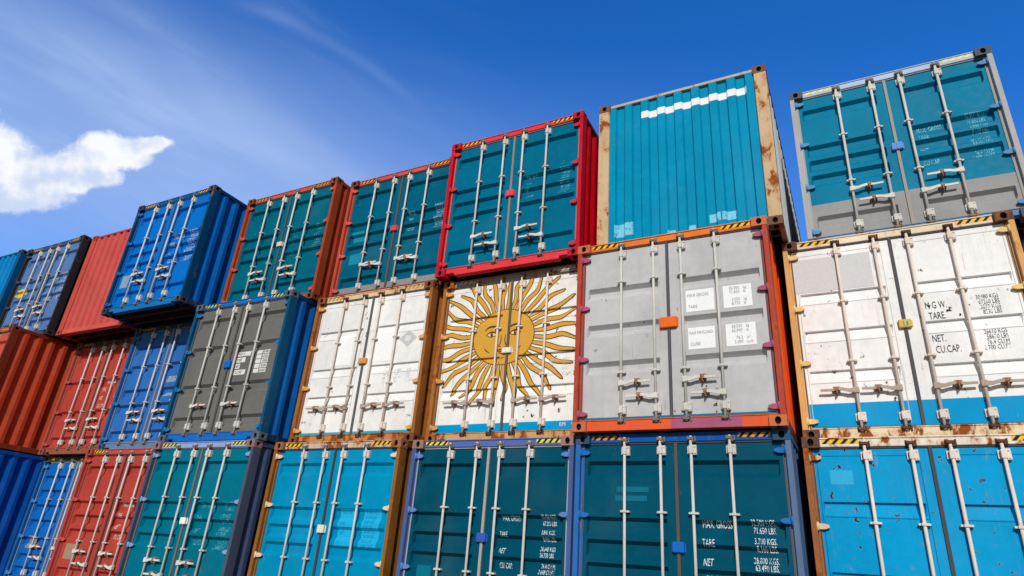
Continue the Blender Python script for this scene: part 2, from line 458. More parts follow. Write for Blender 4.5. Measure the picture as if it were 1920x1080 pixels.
def locking_bar(parent, x, style, mat, matd):
    mb = MB(); yb = .030; r = .0168
    mb.tube((x, yb, .095), (x, yb, 2.50), r, 12)
    for z0, z1, w in ((2.29, 2.40, .048), (.20, .31, .048)):          # bearing brackets bolted to the door
        mb.box(x-.006, yb+.002, z0, x+w+.012, YD+.002, z1, .004)
        mb.box(x-w, yb+.024, z0+.012, x+.0, YD+.001, z1-.012, .003)
        mb.box(x-.026, yb-.024, z0+.01, x+.026, yb+.02, z1-.01, .006)
        for zz in (z0+.02, z1-.02): mb.tube((x+w-.004, yb-.008, zz), (x+w-.004, YD, zz), .008, 6, False)
    for z in ((1.665, .915) if style != 'grey3' else (1.94, .715)):  # guides
        mb.box(x-.052, yb-.006, z-.011, x+.056, YD+.001, z+.011, .003)
        mb.box(x-.026, yb-.026, z-.014, x+.026, yb+.02, z+.014, .004)
    mb.mi = 1
    for z, sg in ((2.470, 1), (.118, -1)):                            # cams and their keepers
        mb.box(x-.036, .001, z-.016, x+.036, yb+.026, z+.016, .005)
        mb.box(x+.018, -.004, z-.030*sg-.014, x+.040, yb+.03, z-.030*sg+.014, .004)
        mb.box(x-.045, yb-.002, z-.03, x-.026, .062, z+.03, .003); mb.box(x+.040, yb-.002, z-.03, x+.056, .062, z+.03, .003)
    mb.build('locking_bar', [mat, matd], parent)

def handle(parent, x, z, sg, mat, hubm, ln=.36):
    """swinging handle: runs from the bar at x sideways, dips to its catch"""
    mb = MB(); p = [(0, .0), (.07, -.004), (.13, .014), (.19, .022), (.25, .008), (ln, .010)]
    hh = [.026, .020, .017, .018, .014, .012]
    for i in range(len(p)-1):
        a, b_ = p[i], p[i+1]
        mb.prism([(x+sg*a[0], z+a[1]-hh[i]), (x+sg*b_[0], z+b_[1]-hh[i+1]), (x+sg*b_[0], z+b_[1]+hh[i+1]), (x+sg*a[0], z+a[1]+hh[i])], -.006, .008)
    mb.box(x-.03, -.004, z-.035, x+.03, .052, z+.035, .006)
    mb.mi = 1
    cx = x+sg*.2
    mb.box(cx-.036, .012, z-.012, cx+.036, YD+.001, z+.052, .004)
    mb.box(cx-.022, -.014, z+.005, cx+.022, .02, z+.045, .005)
    mb.tube((cx, -.008, z-.04), (cx, -.008, z+.006), .007, 6)
    mb.tube((cx, .008, z-.03), (cx, YD, z-.03), .012, 6)
    mb.build('handle', [mat, hubm], parent)

def hinge(parent, z, right, mat):
    mb = MB(); a = -1 if right else 1; ox = W if right else 0
    f = lambda x: ox+a*x
    mb.prism([(f(.045), z-.033), (f(.135), z-.030), (f(.178), z-.014), (f(.178), z+.010), (f(.135), z+.026), (f(.045), z+.029)], .030, .052)
    mb.prism([(f(.10), z-.012), (f(.172), z-.008), (f(.172), z+.005), (f(.10), z+.010)], .052, YD+.001)
    mb.tube((f(.062), .024, z-.045), (f(.062), .024, z+.04), .019, 10)
    mb.box(min(f(.018), f(.062)), .018, z-.030, max(f(.018), f(.062)), .06, z+.027, .004)
    mb.build('hinge', mat, parent)

def door(parent, i, S):
    x0, x1 = DX[i]; z0, z1 = DZ; ribs = RIBS[S['ribs']]; sf = door_surf(i, ribs, S.get('D', .036 if S.get('seams') else .055))
    strip = S.get('strip')                                        # (z, colour) painted band at the foot
    mb = MB()
    xs = sorted([x0, x1]+sf.bx); zs = sorted(set([z0, z1]+[t for t in sf.bz if z0 < t < z1]+([strip[0]] if strip else [])))
    for za, zb in zip(zs, zs[1:]):
        mb.mi = 1 if strip and zb <= strip[0]+1e-6 else 0
        for xa, xb in zip(xs, xs[1:]):
            q = [(xa, za), (xb, za), (xb, zb), (xa, zb)]
            mb.face([(x, sf.y+sf.depth(x, z), z) for x, z in q])
    yb = YD+.075
    for a, b_ in (((x0, z0), (x1, z0)), ((x1, z0), (x1, z1)), ((x1, z1), (x0, z1)), ((x0, z1), (x0, z0))):
        mb.mi = 0; mb.face([(a[0], YD, a[1]), (b_[0], YD, b_[1]), (b_[0], yb, b_[1]), (a[0], yb, a[1])])
    mb.face([(x0, yb, z0), (x1, yb, z0), (x1, yb, z1), (x0, yb, z1)])
    bmesh.ops.remove_doubles(mb.bm, verts=mb.bm.verts, dist=.0003)
    # thin weld bead that frames the pressed panel
    pa, pb = PANEL[i]
    dm = paint(S['door'], S.get('rust', .12), S.get('dirt', .25), S.get('rough', .42), spots=S.get('spots', 0), dents=.3)
    mats = [dm] + ([paint(strip[1], S.get('rust', .12), .3, .45)] if strip else [])
    d = mb.build('door', mats, parent)
    if S.get('seams'):
        sm = MB()
        for zz in (DZ[1]-.075,)+tuple(t-h-.012 for (t, h, _, _) in ribs):
            sm.box(pa, YD-.0025, zz-.0035, pb, YD+.003, zz+.0035)
        for xx in (pa-.012, pb+.012): sm.box(xx-.0035, YD-.0025, DZ[0]+.03, xx+.0035, YD+.003, DZ[1]-.03)
        o = sm.build('weld_seam', paint(tuple(max(0, c-45) for c in S['door']), .2, .4, .6), d)
    # rubber gaskets round the leaf
    g = MB(); gx = .034
    xl, xr = (x0-gx, x1+.001) if i == 0 else (x0-.001, x1+gx)
    if i == 0:
        g.box(x0-gx, .062, z0-.02, x0-.002, YD+.02, z1+.016); g.box(x1+.002, .058, z0-.02, x1+.018, YD+.02, z1+.016)
    else:
        g.box(x1+.002, .062, z0-.02, x1+gx, YD+.02, z1+.016); g.box(x0-.019, .059, z0-.02, x0-.002, YD+.02, z1+.016)
    g.box(x0, .0635, z1+.002, x1, YD+.02, z1+.018); g.box(x0, .0635, z0-.018, x1, YD+.02, z0-.002)
    g.build('gasket', flat(S.get('gasket', (72, 70, 72)), .8), d)
    rusty = S.get('barrust', 0)
    bm_, dk = galv(rusty), paint((92, 66, 52) if rusty else (125, 118, 112), .35, .5, .6)
    bars = ((.61, 1.035), (1.385, 1.81))[i]
    for x in bars: locking_bar(d, x, S['ribs'], bm_, dk)
    hb = paint((215, 212, 205) if not rusty else (176, 160, 146), .15+.3*rusty, .4, .5); hk = paint((150, 120, 105), .5, .5, .6)
    hs = S.get('handles', 'in')
    if hs == 'in':
        zh = S.get('zh', (.575, .40))
        zz = zh if i == 0 else (zh if not S.get('swap') else zh[::-1])
        handle(d, bars[0], zz[0], 1, hb, hk); handle(d, bars[1], zz[1], -1, hb, hk)
    elif hs == 'out':
        sg = -1 if i == 0 else 1
        for x in bars: handle(d, x, .56, sg, hb, hk, .37)
    elif hs == 'one':
        handle(d, bars[0], .60, 1, hb, hk, .36)
    hm = paint(S['hinge'], S.get('hrust', .15), .3, .5)
    for z in (2.33, 1.62, .92, .22): hinge(d, z, i == 1, hm)
    return d, sf

def hazard(parent, S, zc, yf):
    col, blk = S.get('haz', (232, 190, 30)), S.get('hazb', (28, 26, 24))
    for x0, x1, sgn in ((.20, .56, 1), (1.90, 2.235, 1)):
        n = 4; p = (x1-x0)/n; polys = [(rect(x0, zc-.024, x1, zc+.024), 0, 0)]
        for k in range(n):
            a = x0+k*p
            polys.append(([(a, zc-.024), (a+p*.45, zc-.024), (min(x1, a+p*.95), zc+.024), (a+p*.5, zc+.024)], 1, .001))
        decal('hazard_stripe', polys, [flat(col, .5, .95, 0), flat(blk, .6)], Surf(yf, lambda x: 0, lambda z: 0, [], []), parent, .0018)

def frame(t, S, end='doors'):
    fr = S['frame']; fru = S.get('frust', .2); k = dict(dirt=.35, rough=.5)
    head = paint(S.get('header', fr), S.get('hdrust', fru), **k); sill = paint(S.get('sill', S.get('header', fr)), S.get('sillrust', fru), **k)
    cast = paint(S.get('cast', fr), S.get('crust', fru+.15), .5, .6)
    post = paint(S.get('post', fr), S.get('prust', fru), **k)
    for r_ in (0, 1):
        for b_ in (0, 1):
            for tp in (0, 1): casting(t, r_, b_, tp, cast)
    # front posts: pressed J section, a narrow face to the front and a broad one to the side
    for right in (0, 1):
        mb = MB(); f = (lambda x: W-x) if right else (lambda x: x)
        prof = [(.004, .006), (.058, .006), (.062, .012), (.062, .060), (.100, .064), (.100, .155), (.004, .160)] if end == 'doors' else [(.004, .006), (.160, .006), (.168, .014), (.168, .10), (.120, .155), (.004, .160)]
        a = [(f(x), y, .118) for x, y in prof]; b2 = [(f(x), y, H-.118) for x, y in prof]
        for i in range(len(prof)):
            j = (i+1) % len(prof); mb.face([a[i], a[j], b2[j], b2[i]])
        mb.face(a); mb.face(b2)
        bmesh.ops.remove_doubles(mb.bm, verts=mb.bm.verts, dist=.0003)
        pm = paint(S['rpost'], S.get('prust', fru), **k) if right and 'rpost' in S else post
        o = mb.build('corner_post', pm, t)
        mb = MB()
        mb.box(min(f(.004), f(.11)), L-.16, .118, max(f(.004), f(.11)), L-.006, H-.118, .006); mb.build('corner_post', pm, t)
    # header
    yh = .046
    if end == 'doors':
        mb = MB(); mb.box(.178, yh, 2.443, W-.178, .15, H-.012, .006); mb.box(.10, yh+.012, 2.443, .178, .15, 2.470, 0); mb.box(W-.178, yh+.012, 2.443, W-.10, .15, 2.470, 0)
        mb.box(.178, yh-.012, H-.020, W-.178, .16, H-.006, .002)
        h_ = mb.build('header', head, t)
        hazard(h_, S, 2.500, yh)
        z1 = .138; n = S.get('notch', 1)
        pts = [(.178, .055), (.32, .055), (.335, .012), (W-.335, .012), (W-.32, .055), (W-.178, .055), (W-.178, z1), (.178, z1)] if n else rect(.178, .012, W-.178, z1)
        mb = MB(); mb.prism(pts, yh, .15); mb.box(.10, yh-.010, z1-.008, W-.10, .07, z1+.002, 0)
        sm_ = [sill]
        if 'sill2' in S:
            sm_.append(paint(S['sill2'], .12, .3, .5)); mb.mi = 1; mb.box(1.20, yh-.003, .0135, 1.98, yh+.02, z1-.0095)
        mb.build('sill', sm_, t)
    else:
        mb = MB(); mb.box(.178, .030, H-.060, W-.178, .15, H-.010, .005); mb.build('header', paint(S.get('header', fr), S.get('hdrust', fru), **k), t)
        mb = MB(); mb.box(.178, .020, .020, W-.178, .15, .130, .006); mb.build('sill', sill, t)
    # long rails
    rl = paint(S.get('rail', S.get('side', fr)), .25, .4, .55)
    for right in (0, 1):
        xa, xb = (W-.062, W-.004) if right else (.004, .062)
        mb = MB(); mb.box(xa, .165, H-.085, xb, L-.165, H-.012, .004); mb.build('top_rail', rl, t)
        mb = MB(); mb.box(xa, .165, .014, xb, L-.165, .120, .004); mb.build('bottom_rail', rl, t)
    sm = paint(S.get('side', fr), S.get('srust', .12), S.get('sdirt', .3), .5)
    corr_side(t, 0, sm, ph=S.get('ph', .139)); corr_side(t, 1, sm, ph=S.get('ph', .139))
    # roof with shallow corrugation across, and rear wall
    mb = MB(); ys = breaks(.15, L-.15, .28, .05)
    for a, b_ in zip(ys, ys[1:]):
        da, db = -.02*trap(a, .28, .05), -.02*trap(b_-1e-6, .28, .05)
        mb.face([(.06, a, H-.026+da), (W-.06, a, H-.026+da), (W-.06, b_, H-.026+db), (.06, b_, H-.026+db)])
    bmesh.ops.remove_doubles(mb.bm, verts=mb.bm.verts, dist=.0003); mb.build('roof', sm, t)
    mb = MB(); xs = breaks(.11, W-.11, .25, .03)
    for a, b_ in zip(xs, xs[1:]):
        da, db = -.04*trap(a, .25, .03), -.04*trap(b_-1e-6, .25, .03)
        mb.face([(a, L-.03+da, .05), (b_, L-.03+db, .05), (b_, L-.03+db, H-.03), (a, L-.03+da, H-.03)])
    bmesh.ops.remove_doubles(mb.bm, verts=mb.bm.verts, dist=.0003); mb.build('end_wall' if end == 'doors' else 'rear_door', sm, t)
    # underside: floor plate with cross members
    mb = MB(); mb.box(.064, .152, .135, W-.064, L-.152, .160)
    y = .34
    while y < L-.3: mb.box(.064, y, .020, W-.064, y+.045, .134); mb.box(.064, y-.02, .020, W-.064, y+.0, .028); y += .30
    mb.build('floor', paint((70, 58, 52), .35, .5, .8), t)

def lock_box(t, S):
    if 'lock' not in S: return
    c, w, h = S['lock']
    mb = MB(); z = 1.315
    mb.box(1.205-w/2, .030, z-h/2, 1.205+w/2, YD+.001, z+h/2, .008); mb.box(1.205-w/2-.012, YD-.008, z-h/2+.01, 1.205+w/2+.012, YD-.002, z+h/2-.01)
    mb.box(1.195, .026, z-h*.3, 1.215, .034, z+h*.3)
    mb.build('seal_plate', paint(c, .1, .3, .5), t)

PX = {}
def thing(col, X, Y, tier, label, group):
    o = bpy.data.objects.new('shipping_container', None); C.objects.link(o)
    o.empty_display_size = .3
    o.location = (X, Y, {'B': GZ-PITCH, 'M': GZ, 'T': GZ+PITCH}[tier]); o['label'] = label; o['category'] = 'shipping container'; o['group'] = group
    return o

def columns(ls, rs, z0, h, gap, xl=1.46, xr=1.925, sq=.78, hr=None):
    """left words and right numbers, first baseline at z0"""
    out = []
    for s, z in ls: out.append((s, xl, z, h, sq, 'LEFT'))
    for s, z in rs: out.append((s, xr, z, hr or h*.8, sq*.95, 'LEFT'))
    return out

GD = 'containers stacked with their door ends to the front'
GE = 'containers stacked with a corrugated end to the front'
def door_container(name, X, Y, label, **S):
    t = thing(name, X, Y, name[0], label, GD); frame(t, S); ds = [door(t, i, S) for i in (0, 1)]; lock_box(t, S)
    PX[name] = (t, ds); return t, ds

def end_container(name, X, Y, label, **S):
    t = thing(name, X, Y, name[0], label, GE); frame(t, S, 'end')
    per, sl = .25, .022; off = .155; fx = lambda x: trap(x-off, per, sl)
    xs = breaks(.166, W-.166, per, sl, off); sf = Surf(.036, fx, lambda z: 1.0, xs, [], .040)
    mb = MB(); z0, z1 = .131, H-.061
    for a, b_ in zip(xs, xs[1:]):
        da, db = sf.depth(a, 1), sf.D*fx(b_-1e-6)
        mb.face([(a, sf.y+da, z0), (b_, sf.y+db, z0), (b_, sf.y+db, z1), (a, sf.y+da, z1)])
        mb.face([(a, sf.y+da, z1), (b_, sf.y+db, z1), (b_, .09, z1), (a, .09, z1)])
    bmesh.ops.remove_doubles(mb.bm, verts=mb.bm.verts, dist=.0003)
    w_ = mb.build('end_wall', paint(S['door'], S.get('rust', .1), S.get('dirt', .25), .45, dents=.2), t)
    sf.fx = lambda x: trap(x-off-1e-6, per, sl)
    PX[name] = (t, w_, sf); return t, w_, sf

STD_L = [('MAX. GROSS', 1.53), ('TARE', 1.34), ('NET', 1.15), ('CU. CAP.', .985)]
def std(surf, d, col, nums, zs=(1.565, 1.49, 1.385, 1.31, 1.20, 1.13, 1.01, .945), h=.062, ls=STD_L, wear=.25, sq=.50):
    L_ = [(s, 1.455, z, h, sq, 'LEFT') for s, z in ls] + [(s, 2.205, z, h*.80, sq*1.12, 'RIGHT') for s, z in zip(nums, zs)]
    writing(L_, flat(col, .55, .95, wear), surf, d)
N1 = ['32.500 KGS.', '71.650 LBS.', '3.700 KGS.', '8.160 LBS.', '28.800 KGS.', '63.490 LBS.', '76.4 CU.M.', '2.698 CU.FT.']
N2 = ['30.480 KGS.', '67.200 LBS.', '3.840 KGS.', '8.465 LBS.', '26.640 KGS.', '58.730 LBS.', '76.4 CU.M.', '2.698 CU.FT.']

WHITE = (226, 232, 236)
# ------------------------------------------------------------------ ground
gb = MB(); gb.face([(-1500, -1500, 0), (1500, -1500, 0), (1500, 1500, 0), (-1500, 1500, 0)])
g = gb.build('ground', paint((98, 97, 94), 0, .6, .85, dents=.4), None); g['kind'] = 'structure'; g.location.z = 0

# ------------------------------------------------------------------ bottom tier
t, d = door_container('B10', 25.027, .380, 'bright cyan container with rust spots and rusty cream header, right end of bottom tier',
    door=(0, 151, 206), frame=(188, 160, 130), header=(232, 222, 205), hdrust=.62, sill=(200, 190, 175), post=(150, 95, 60), prust=.6, frust=.5, cast=(100, 72, 62), crust=.4,
    side=(0, 120, 165), hinge=(215, 195, 165), hrust=.4, ribs='cyan2', seams=1, spots=.95, rust=.16, gasket=(78, 76, 82), barrust=.5, handles='out', notch=0)
decal('faded_patch', [(rect(.24, 2.05, .46, 2.20), 0, 0)], [flat((40, 172, 222), .5)], d[0][1], d[0][0], .003)

t, d = door_container('B9', 22.519, -.087, 'dark teal container in a blue frame, large white lettering, below the light grey container',
    door=(0, 77, 101), frame=(45, 105, 175), header=(20, 85, 165), hinge=(35, 108, 182), hrust=.08, cast=(45, 80, 115), rpost=(90, 112, 146), side=(70, 100, 140), ribs='five', rust=.02, dirt=.12,
    gasket=(96, 84, 82), lock=((30, 105, 195), .13, .11), haz=(205, 150, 60))
std(d[1][1], d[1][0], WHITE, N1, h=.075)
decal('faded_patch', [(rect(.50, 1.885, .88, 1.945), 0, 0), (rect(.48, 1.785, .86, 1.845), 0, 0)], [flat((0, 105, 132), .45)], d[0][1], d[0][0], .003)

t, d = door_container('B8', 20.034, -.024, 'dark teal container with violet blue header and pale centre seam, below the sun painting',
    door=(0, 75, 98), frame=(70, 96, 150), header=(80, 108, 176), hinge=(95, 130, 195), hrust=.02, cast=(150, 120, 112), crust=.4, side=(60, 80, 120), ribs='five', rust=.02, dirt=.12,
    gasket=(178, 168, 156), lock=((60, 90, 180), .13, .11), haz=(232, 214, 40))
std(d[1][1], d[1][0], WHITE, N2, h=.062)
decal('faded_patch', [(rect(.27, .80, .49, .95), 0, 0)], [flat((0, 112, 140), .45)], d[0][1], d[0][0], .003)

t, d = door_container('B7', 17.484, -.145, 'light cyan container with rusty brown corner post, bottom tier, below the plain white container',
    door=(0, 139, 184), frame=(135, 90, 42), frust=.5, header=(205, 185, 165), hdrust=.62, post=(140, 92, 40), prust=.45, cast=(150, 100, 80), crust=.6, side=(120, 80, 40), hinge=(225, 200, 175), hrust=.25,
    ribs='five', D=.042, rust=.04, gasket=(70, 72, 80), lock=((225, 222, 205), .12, .11), notch=1, haz=(232, 190, 30))
decal('faded_patch', [(rect(1.47, 1.10, 1.76, 1.60), 0, 0), (rect(1.895, 1.10, 2.20, 1.60), 0, 0)], [flat((30, 172, 222), .45)], d[1][1], d[1][0], .003)
writing([('MAX GR', 1.50, 1.53, .045, .7, 'LEFT'), ('TARE', 1.50, 1.38, .045, .7, 'LEFT'), ('NET', 1.50, 1.26, .045, .7, 'LEFT'), ('CU', 1.50, 1.13, .045, .7, 'LEFT')]
        + [(s, 1.925, 1.54-.062*i, .040, .72, 'LEFT') for i, s in enumerate(N2)], flat((0, 128, 176), .5), d[1][1], d[1][0])

t, d = door_container('B6', 14.896, -.418, 'green teal container with pale blue header and slate corner post, below the dark grey container',
    door=(0, 109, 133), frame=(105, 118, 150), header=(140, 162, 212), hinge=(130, 160, 205), hrust=.04, post=(80, 84, 104), prust=.12, cast=(140, 110, 110), crust=.35, side=(68, 80, 118), ribs='five', rust=.03,
    gasket=(120, 112, 104), lock=((235, 235, 228), .13, .10), zh=(.72, .52), haz=(225, 205, 45))
std(d[1][1], d[1][0], (120, 205, 225), N1, h=.072, wear=.5)

t, d = door_container('B5', 12.314, -.028, 'red container with white lettering and pale sticker in the bottom tier',
    door=(174, 66, 57), frame=(178, 72, 66), header=(188, 75, 66), hinge=(195, 80, 72), cast=(150, 75, 65), rpost=(60, 60, 75), side=(150, 60, 50), ribs='five', rust=.05, gasket=(86, 70, 66), zh=(.74, .54))
std(d[1][1], d[1][0], (245, 225, 220), N2, h=.075, wear=.1)
decal('sticker', [(rect(.22, .60, .58, .86), 0, 0)], [flat((165, 135, 118), .6)], d[0][1], d[0][0], .003)

t, d = door_container('B4', 9.735, .60, 'bright blue many-ribbed container set back between blue corrugated side and red container, bottom tier',
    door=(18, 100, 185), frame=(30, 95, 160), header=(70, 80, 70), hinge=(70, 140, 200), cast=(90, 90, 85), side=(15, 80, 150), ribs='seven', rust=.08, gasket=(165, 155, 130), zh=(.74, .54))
decal('sticker', [(rect(.30, .70, .55, .94), 0, 0)], [flat((140, 140, 135), .6)], d[0][1], d[0][0], .003)

door_container('B3', 7.22, -.80, 'deep blue corrugated container side at the bottom left corner, under the red brown one',
    door=(15, 95, 180), frame=(15, 85, 165), header=(15, 85, 165), hinge=(15, 85, 165), side=(8, 78, 165), srust=.01, sdirt=.12, ribs='five', rust=.05)

# ------------------------------------------------------------------ middle tier
t, d = door_container('M10', 25.035, .585, 'white container with cyan foot band and black MGW. and TARE. lettering, far right',
    door=(236, 236, 236), frame=(205, 180, 150), header=(232, 215, 190), hdrust=.38, sill=(235, 215, 180), sillrust=.6, post=(215, 165, 105), prust=.3, cast=(98, 68, 60), crust=.4, side=(190, 185, 180),
    hinge=(232, 196, 130), hrust=.12, ribs='flat10', seams=1, spots=.55, rust=.03, dirt=.12, strip=(.43, (0, 150, 208)), gasket=(86, 86, 90), barrust=.55, handles='out', notch=0,
    lock=((215, 180, 110), .13, .10), haz=(240, 180, 30))
decal('faded_patch', [(rect(.09, 1.84, .97, 2.30), 0, 0)], [flat((205, 205, 207), .5)], d[0][1], d[0][0], .003)
decal('sticker', [(rect(1.185, 1.285, 1.235, 1.335), 0, 0)], [flat((30, 165, 90), .5)], Surf(.030, lambda x: 0, lambda z: 0, [], []), t, .003)
B = flat((62, 62, 64), .55)
writing([('M G W.', 1.43, 1.475, .084, .52, 'LEFT'), ('TARE.', 1.45, 1.345, .084, .52, 'LEFT'), ('NET.', 1.435, 1.075, .084, .52, 'LEFT'), ('CU.CAP.', 1.45, .945, .084, .52, 'LEFT')], B, d[1][1], d[1][0])
writing([('30480 KGS', 2.13, 1.535, .052, .60, 'RIGHT'), ('67200 LBS', 2.13, 1.475, .052, .60, 'RIGHT'), ('3870 KGS', 2.13, 1.415, .052, .60, 'RIGHT'), ('8530 LBS', 2.13, 1.355, .052, .60, 'RIGHT'),
         ('26610 KGS', 2.13, 1.125, .052, .60, 'RIGHT'), ('58670 LBS', 2.13, 1.065, .052, .60, 'RIGHT'), ('76.4 CU.M', 2.13, 1.005, .052, .60, 'RIGHT'), ('2.700 CU.FT', 2.13, .945, .052, .60, 'RIGHT')],
        flat((95, 95, 98), .55, .92, .15), d[1][1], d[1][0])

t, d = door_container('M9', 22.512, -.205, 'light grey container with orange header, orange side and four white data labels',
    door=(188, 188, 190), frame=(170, 82, 66), header=(228, 122, 50), hdrust=.24, sill=(226, 94, 54), sillrust=.34, prust=.42, sill2=(172, 92, 122), frust=.35, cast=(200, 112, 78), crust=.38, post=(172, 70, 56), side=(240, 88, 28), srust=.05, rail=(90, 62, 52),
    hinge=(170, 86, 118), hrust=.15, ph=.208, ribs='grey3', D=.062, rust=.04, dirt=.14, spots=.08, strip=(.178, (0, 120, 155)), gasket=(88, 88, 96), handles='in', notch=0, lock=((238, 112, 45), .21, .14), haz=(240, 185, 30))
wl = flat((240, 242, 243), .5)
for r_ in ((1.42, 1.43, 1.76, 1.715), (1.865, 1.43, 2.19, 1.715), (1.43, .95, 1.745, 1.225), (1.868, .95, 2.20, 1.225)):
    decal('data_label', [(rect(*r_), 0, 0)], [wl], d[1][1], d[1][0], .003)
G = flat((150, 150, 152), .55)
writing([('MAX GROSS', 1.435, 1.625, .040, .82, 'LEFT'), ('TARE', 1.445, 1.475, .040, .82, 'LEFT'), ('MAX PAYLOAD', 1.44, 1.135, .038, .74, 'LEFT'), ('CUBE', 1.455, .995, .040, .82, 'LEFT')], G, d[1][1], d[1][0], .0065)
for a, b_, z in (('32.500', 'kg', 1.66), ('71.650', 'lb', 1.608), ('3.050', 'kg', 1.51), ('8.770', 'lb', 1.458), ('28.550', 'kg', 1.172), ('62.940', 'lb', 1.12), ('76.2', 'm\u00b3', 1.03), ('2.690', 'cu.ft', .978)):
    writing([(a, 2.055, z, .038, .8, 'RIGHT'), (b_, 2.095, z, .036, .75, 'LEFT')], G, d[1][1], d[1][0], .0065)

t, d = door_container('M8', 20.050, .222, 'white container painted with a golden sun with a face, rusty frame',
    door=(234, 233, 230), frame=(168, 110, 62), frust=.5, header=(150, 140, 130), hdrust=.5, sill=(205, 160, 115), sillrust=.6, cast=(170, 100, 60), crust=.5, post=(160, 106, 56), prust=.6, side=(150, 95, 50), hinge=(218, 160, 95), hrust=.35,
    ribs='white3', seams=1, spots=.62, rust=.05, dirt=.15, strip=(.268, (0, 150, 205)), gasket=(96, 92, 90), barrust=.75, handles='out', lock=((230, 225, 215), .15, .085), haz=(210, 200, 185), hazb=(150, 140, 130))
SUNC = (1.117, 1.543); gold, brown, dkgold = flat((214, 160, 62), .5), flat((84, 58, 30), .55), flat((205, 150, 50), .5)
def sun_emblem():
    P = []          # (points, material, extra offset)
    n = 36
    for k in range(n):
        a = math.pi/2 + 2*math.pi*(k+.5)/n
        ca, sa = math.cos(a), math.sin(a)
        r0 = 1/math.sqrt((ca/.50)**2+(sa/.425)**2); r1 = ((abs(ca)/1.24)**2.6+(abs(sa)/1.06)**2.6)**(-1/2.6)*(.99 if k % 2 else .95)*(.97+.03*math.sin(k*2.7))
        straight = k % 2 == 1
        for mi, grow, ex, rr in ((1, 0.0125, 0, r1+.018), (0, 0.0, .0009, r1)):
            left, right = [], []
            N = 18
            for i in range(N+1):
                s = i/N; r = r0+(rr-r0)*s
                wv = (.016 if straight else .034)*math.sin(s*2*math.pi*1.2+(math.pi if k % 4 > 1 else 0))*min(1, s*1.6)
                hw = (.010+.020*math.sin(math.pi*min(1, s*.8+.14))**1.2)*(1 if s < .96 else .45)+grow*(1 if s < .98 else .5)
                px, pz = SUNC[0]+ca*r-sa*wv, SUNC[1]+sa*r+ca*wv
                left.append((px-sa*hw, pz+ca*hw)); right.append((px+sa*hw, pz-ca*hw))
            for i in range(N): P.append(([left[i], left[i+1], right[i+1], right[i]], mi, ex+.00025*(k % 3)))
    ov = lambda cx, cz, rx, rz, m=48, a0=0, a1=2*math.pi: [(cx+rx*math.cos(a0+(a1-a0)*i/m), cz+rz*math.sin(a0+(a1-a0)*i/m)) for i in range(m)]
    P.append((ov(SUNC[0], SUNC[1], .512, .437, 64), 1, .0014)); P.append((ov(SUNC[0], SUNC[1], .500, .425, 64), 0, .0020))
    X, Z = SUNC
    def stroke(pts, w0, w1=None, mi=1):
        w1 = w0 if w1 is None else w1; l, r = [], []
        for i, (x, z) in enumerate(pts):
            a = pts[max(0, i-1)]; b_ = pts[min(len(pts)-1, i+1)]; dx, dz = b_[0]-a[0], b_[1]-a[1]; q = math.hypot(dx, dz) or 1
            t_ = i/(len(pts)-1); w = (w0+(w1-w0)*math.sin(math.pi*t_))*.8
            l.append((x-dz/q*w, z+dx/q*w)); r.append((x+dz/q*w, z-dx/q*w))
        for i in range(len(l)-1): P.append(([l[i], l[i+1], r[i+1], r[i]], mi, .0028))
    for sg in (-1, 1):
        ex, ez = X+sg*.195, Z+.045
        stroke([(ex+sg*.115*math.cos(t_)*1.0, ez+.055+.075*math.sin(t_)) for t_ in [math.pi*(.04+.092*i) for i in range(11)]], .006, .020)   # brow
        P.append(([(ex-.085, ez), (ex-.045, ez+.033), (ex, ez+.043), (ex+.045, ez+.033), (ex+.085, ez), (ex+.045, ez-.026), (ex, ez-.034), (ex-.045, ez-.026)], 2, .0024))
        stroke([(ex-.09, ez-.002), (ex-.045, ez+.034), (ex, ez+.044), (ex+.045, ez+.034), (ex+.09, ez-.002)], .010, .016)
        stroke([(ex-.085, ez-.004), (ex-.04, ez-.028), (ex, ez-.034), (ex+.04, ez-.028), (ex+.085, ez-.004)], .006, .010)
        P.append((ov(ex, ez+.004, .026, .030, 20), 1, .0032)); P.append((ov(ex+.007, ez+.011, .006, .006, 12), 3, .0036))
        stroke([(X+sg*.035, Z+.03), (X+sg*.03, Z-.05), (X+sg*.045, Z-.115), (X+sg*.065, Z-.135), (X+sg*.055, Z-.155), (X+sg*.02, Z-.15)], .006, .011)   # nose
        stroke([(X+sg*.30, Z-.16), (X+sg*.27, Z-.20), (X+sg*.21, Z-.235)], .006, .012)
    stroke([(X-.10, Z-.205), (X-.05, Z-.195), (X, Z-.203), (X+.05, Z-.195), (X+.10, Z-.205)], .008, .014)
    stroke([(X-.10, Z-.207), (X-.05, Z-.225), (X, Z-.228), (X+.05, Z-.225), (X+.10, Z-.207)], .008, .012)
    stroke([(X-.06, Z-.245), (X, Z-.262), (X+.06, Z-.245)], .006, .014)
    stroke([(X-.05, Z-.32), (X, Z-.335), (X+.05, Z-.32)], .004, .009)
    return P
EMB = sun_emblem()
for i in (0, 1):
    decal('sun_painting', EMB, [gold, brown, flat((246, 214, 128), .5), flat((245, 235, 205), .5)], d[i][1], d[i][0], .003, None, (DX[i][0]+.002, DX[i][1]-.002, .50, DZ[1]-.004))
GT = flat((185, 186, 190), .6, .92, .45)
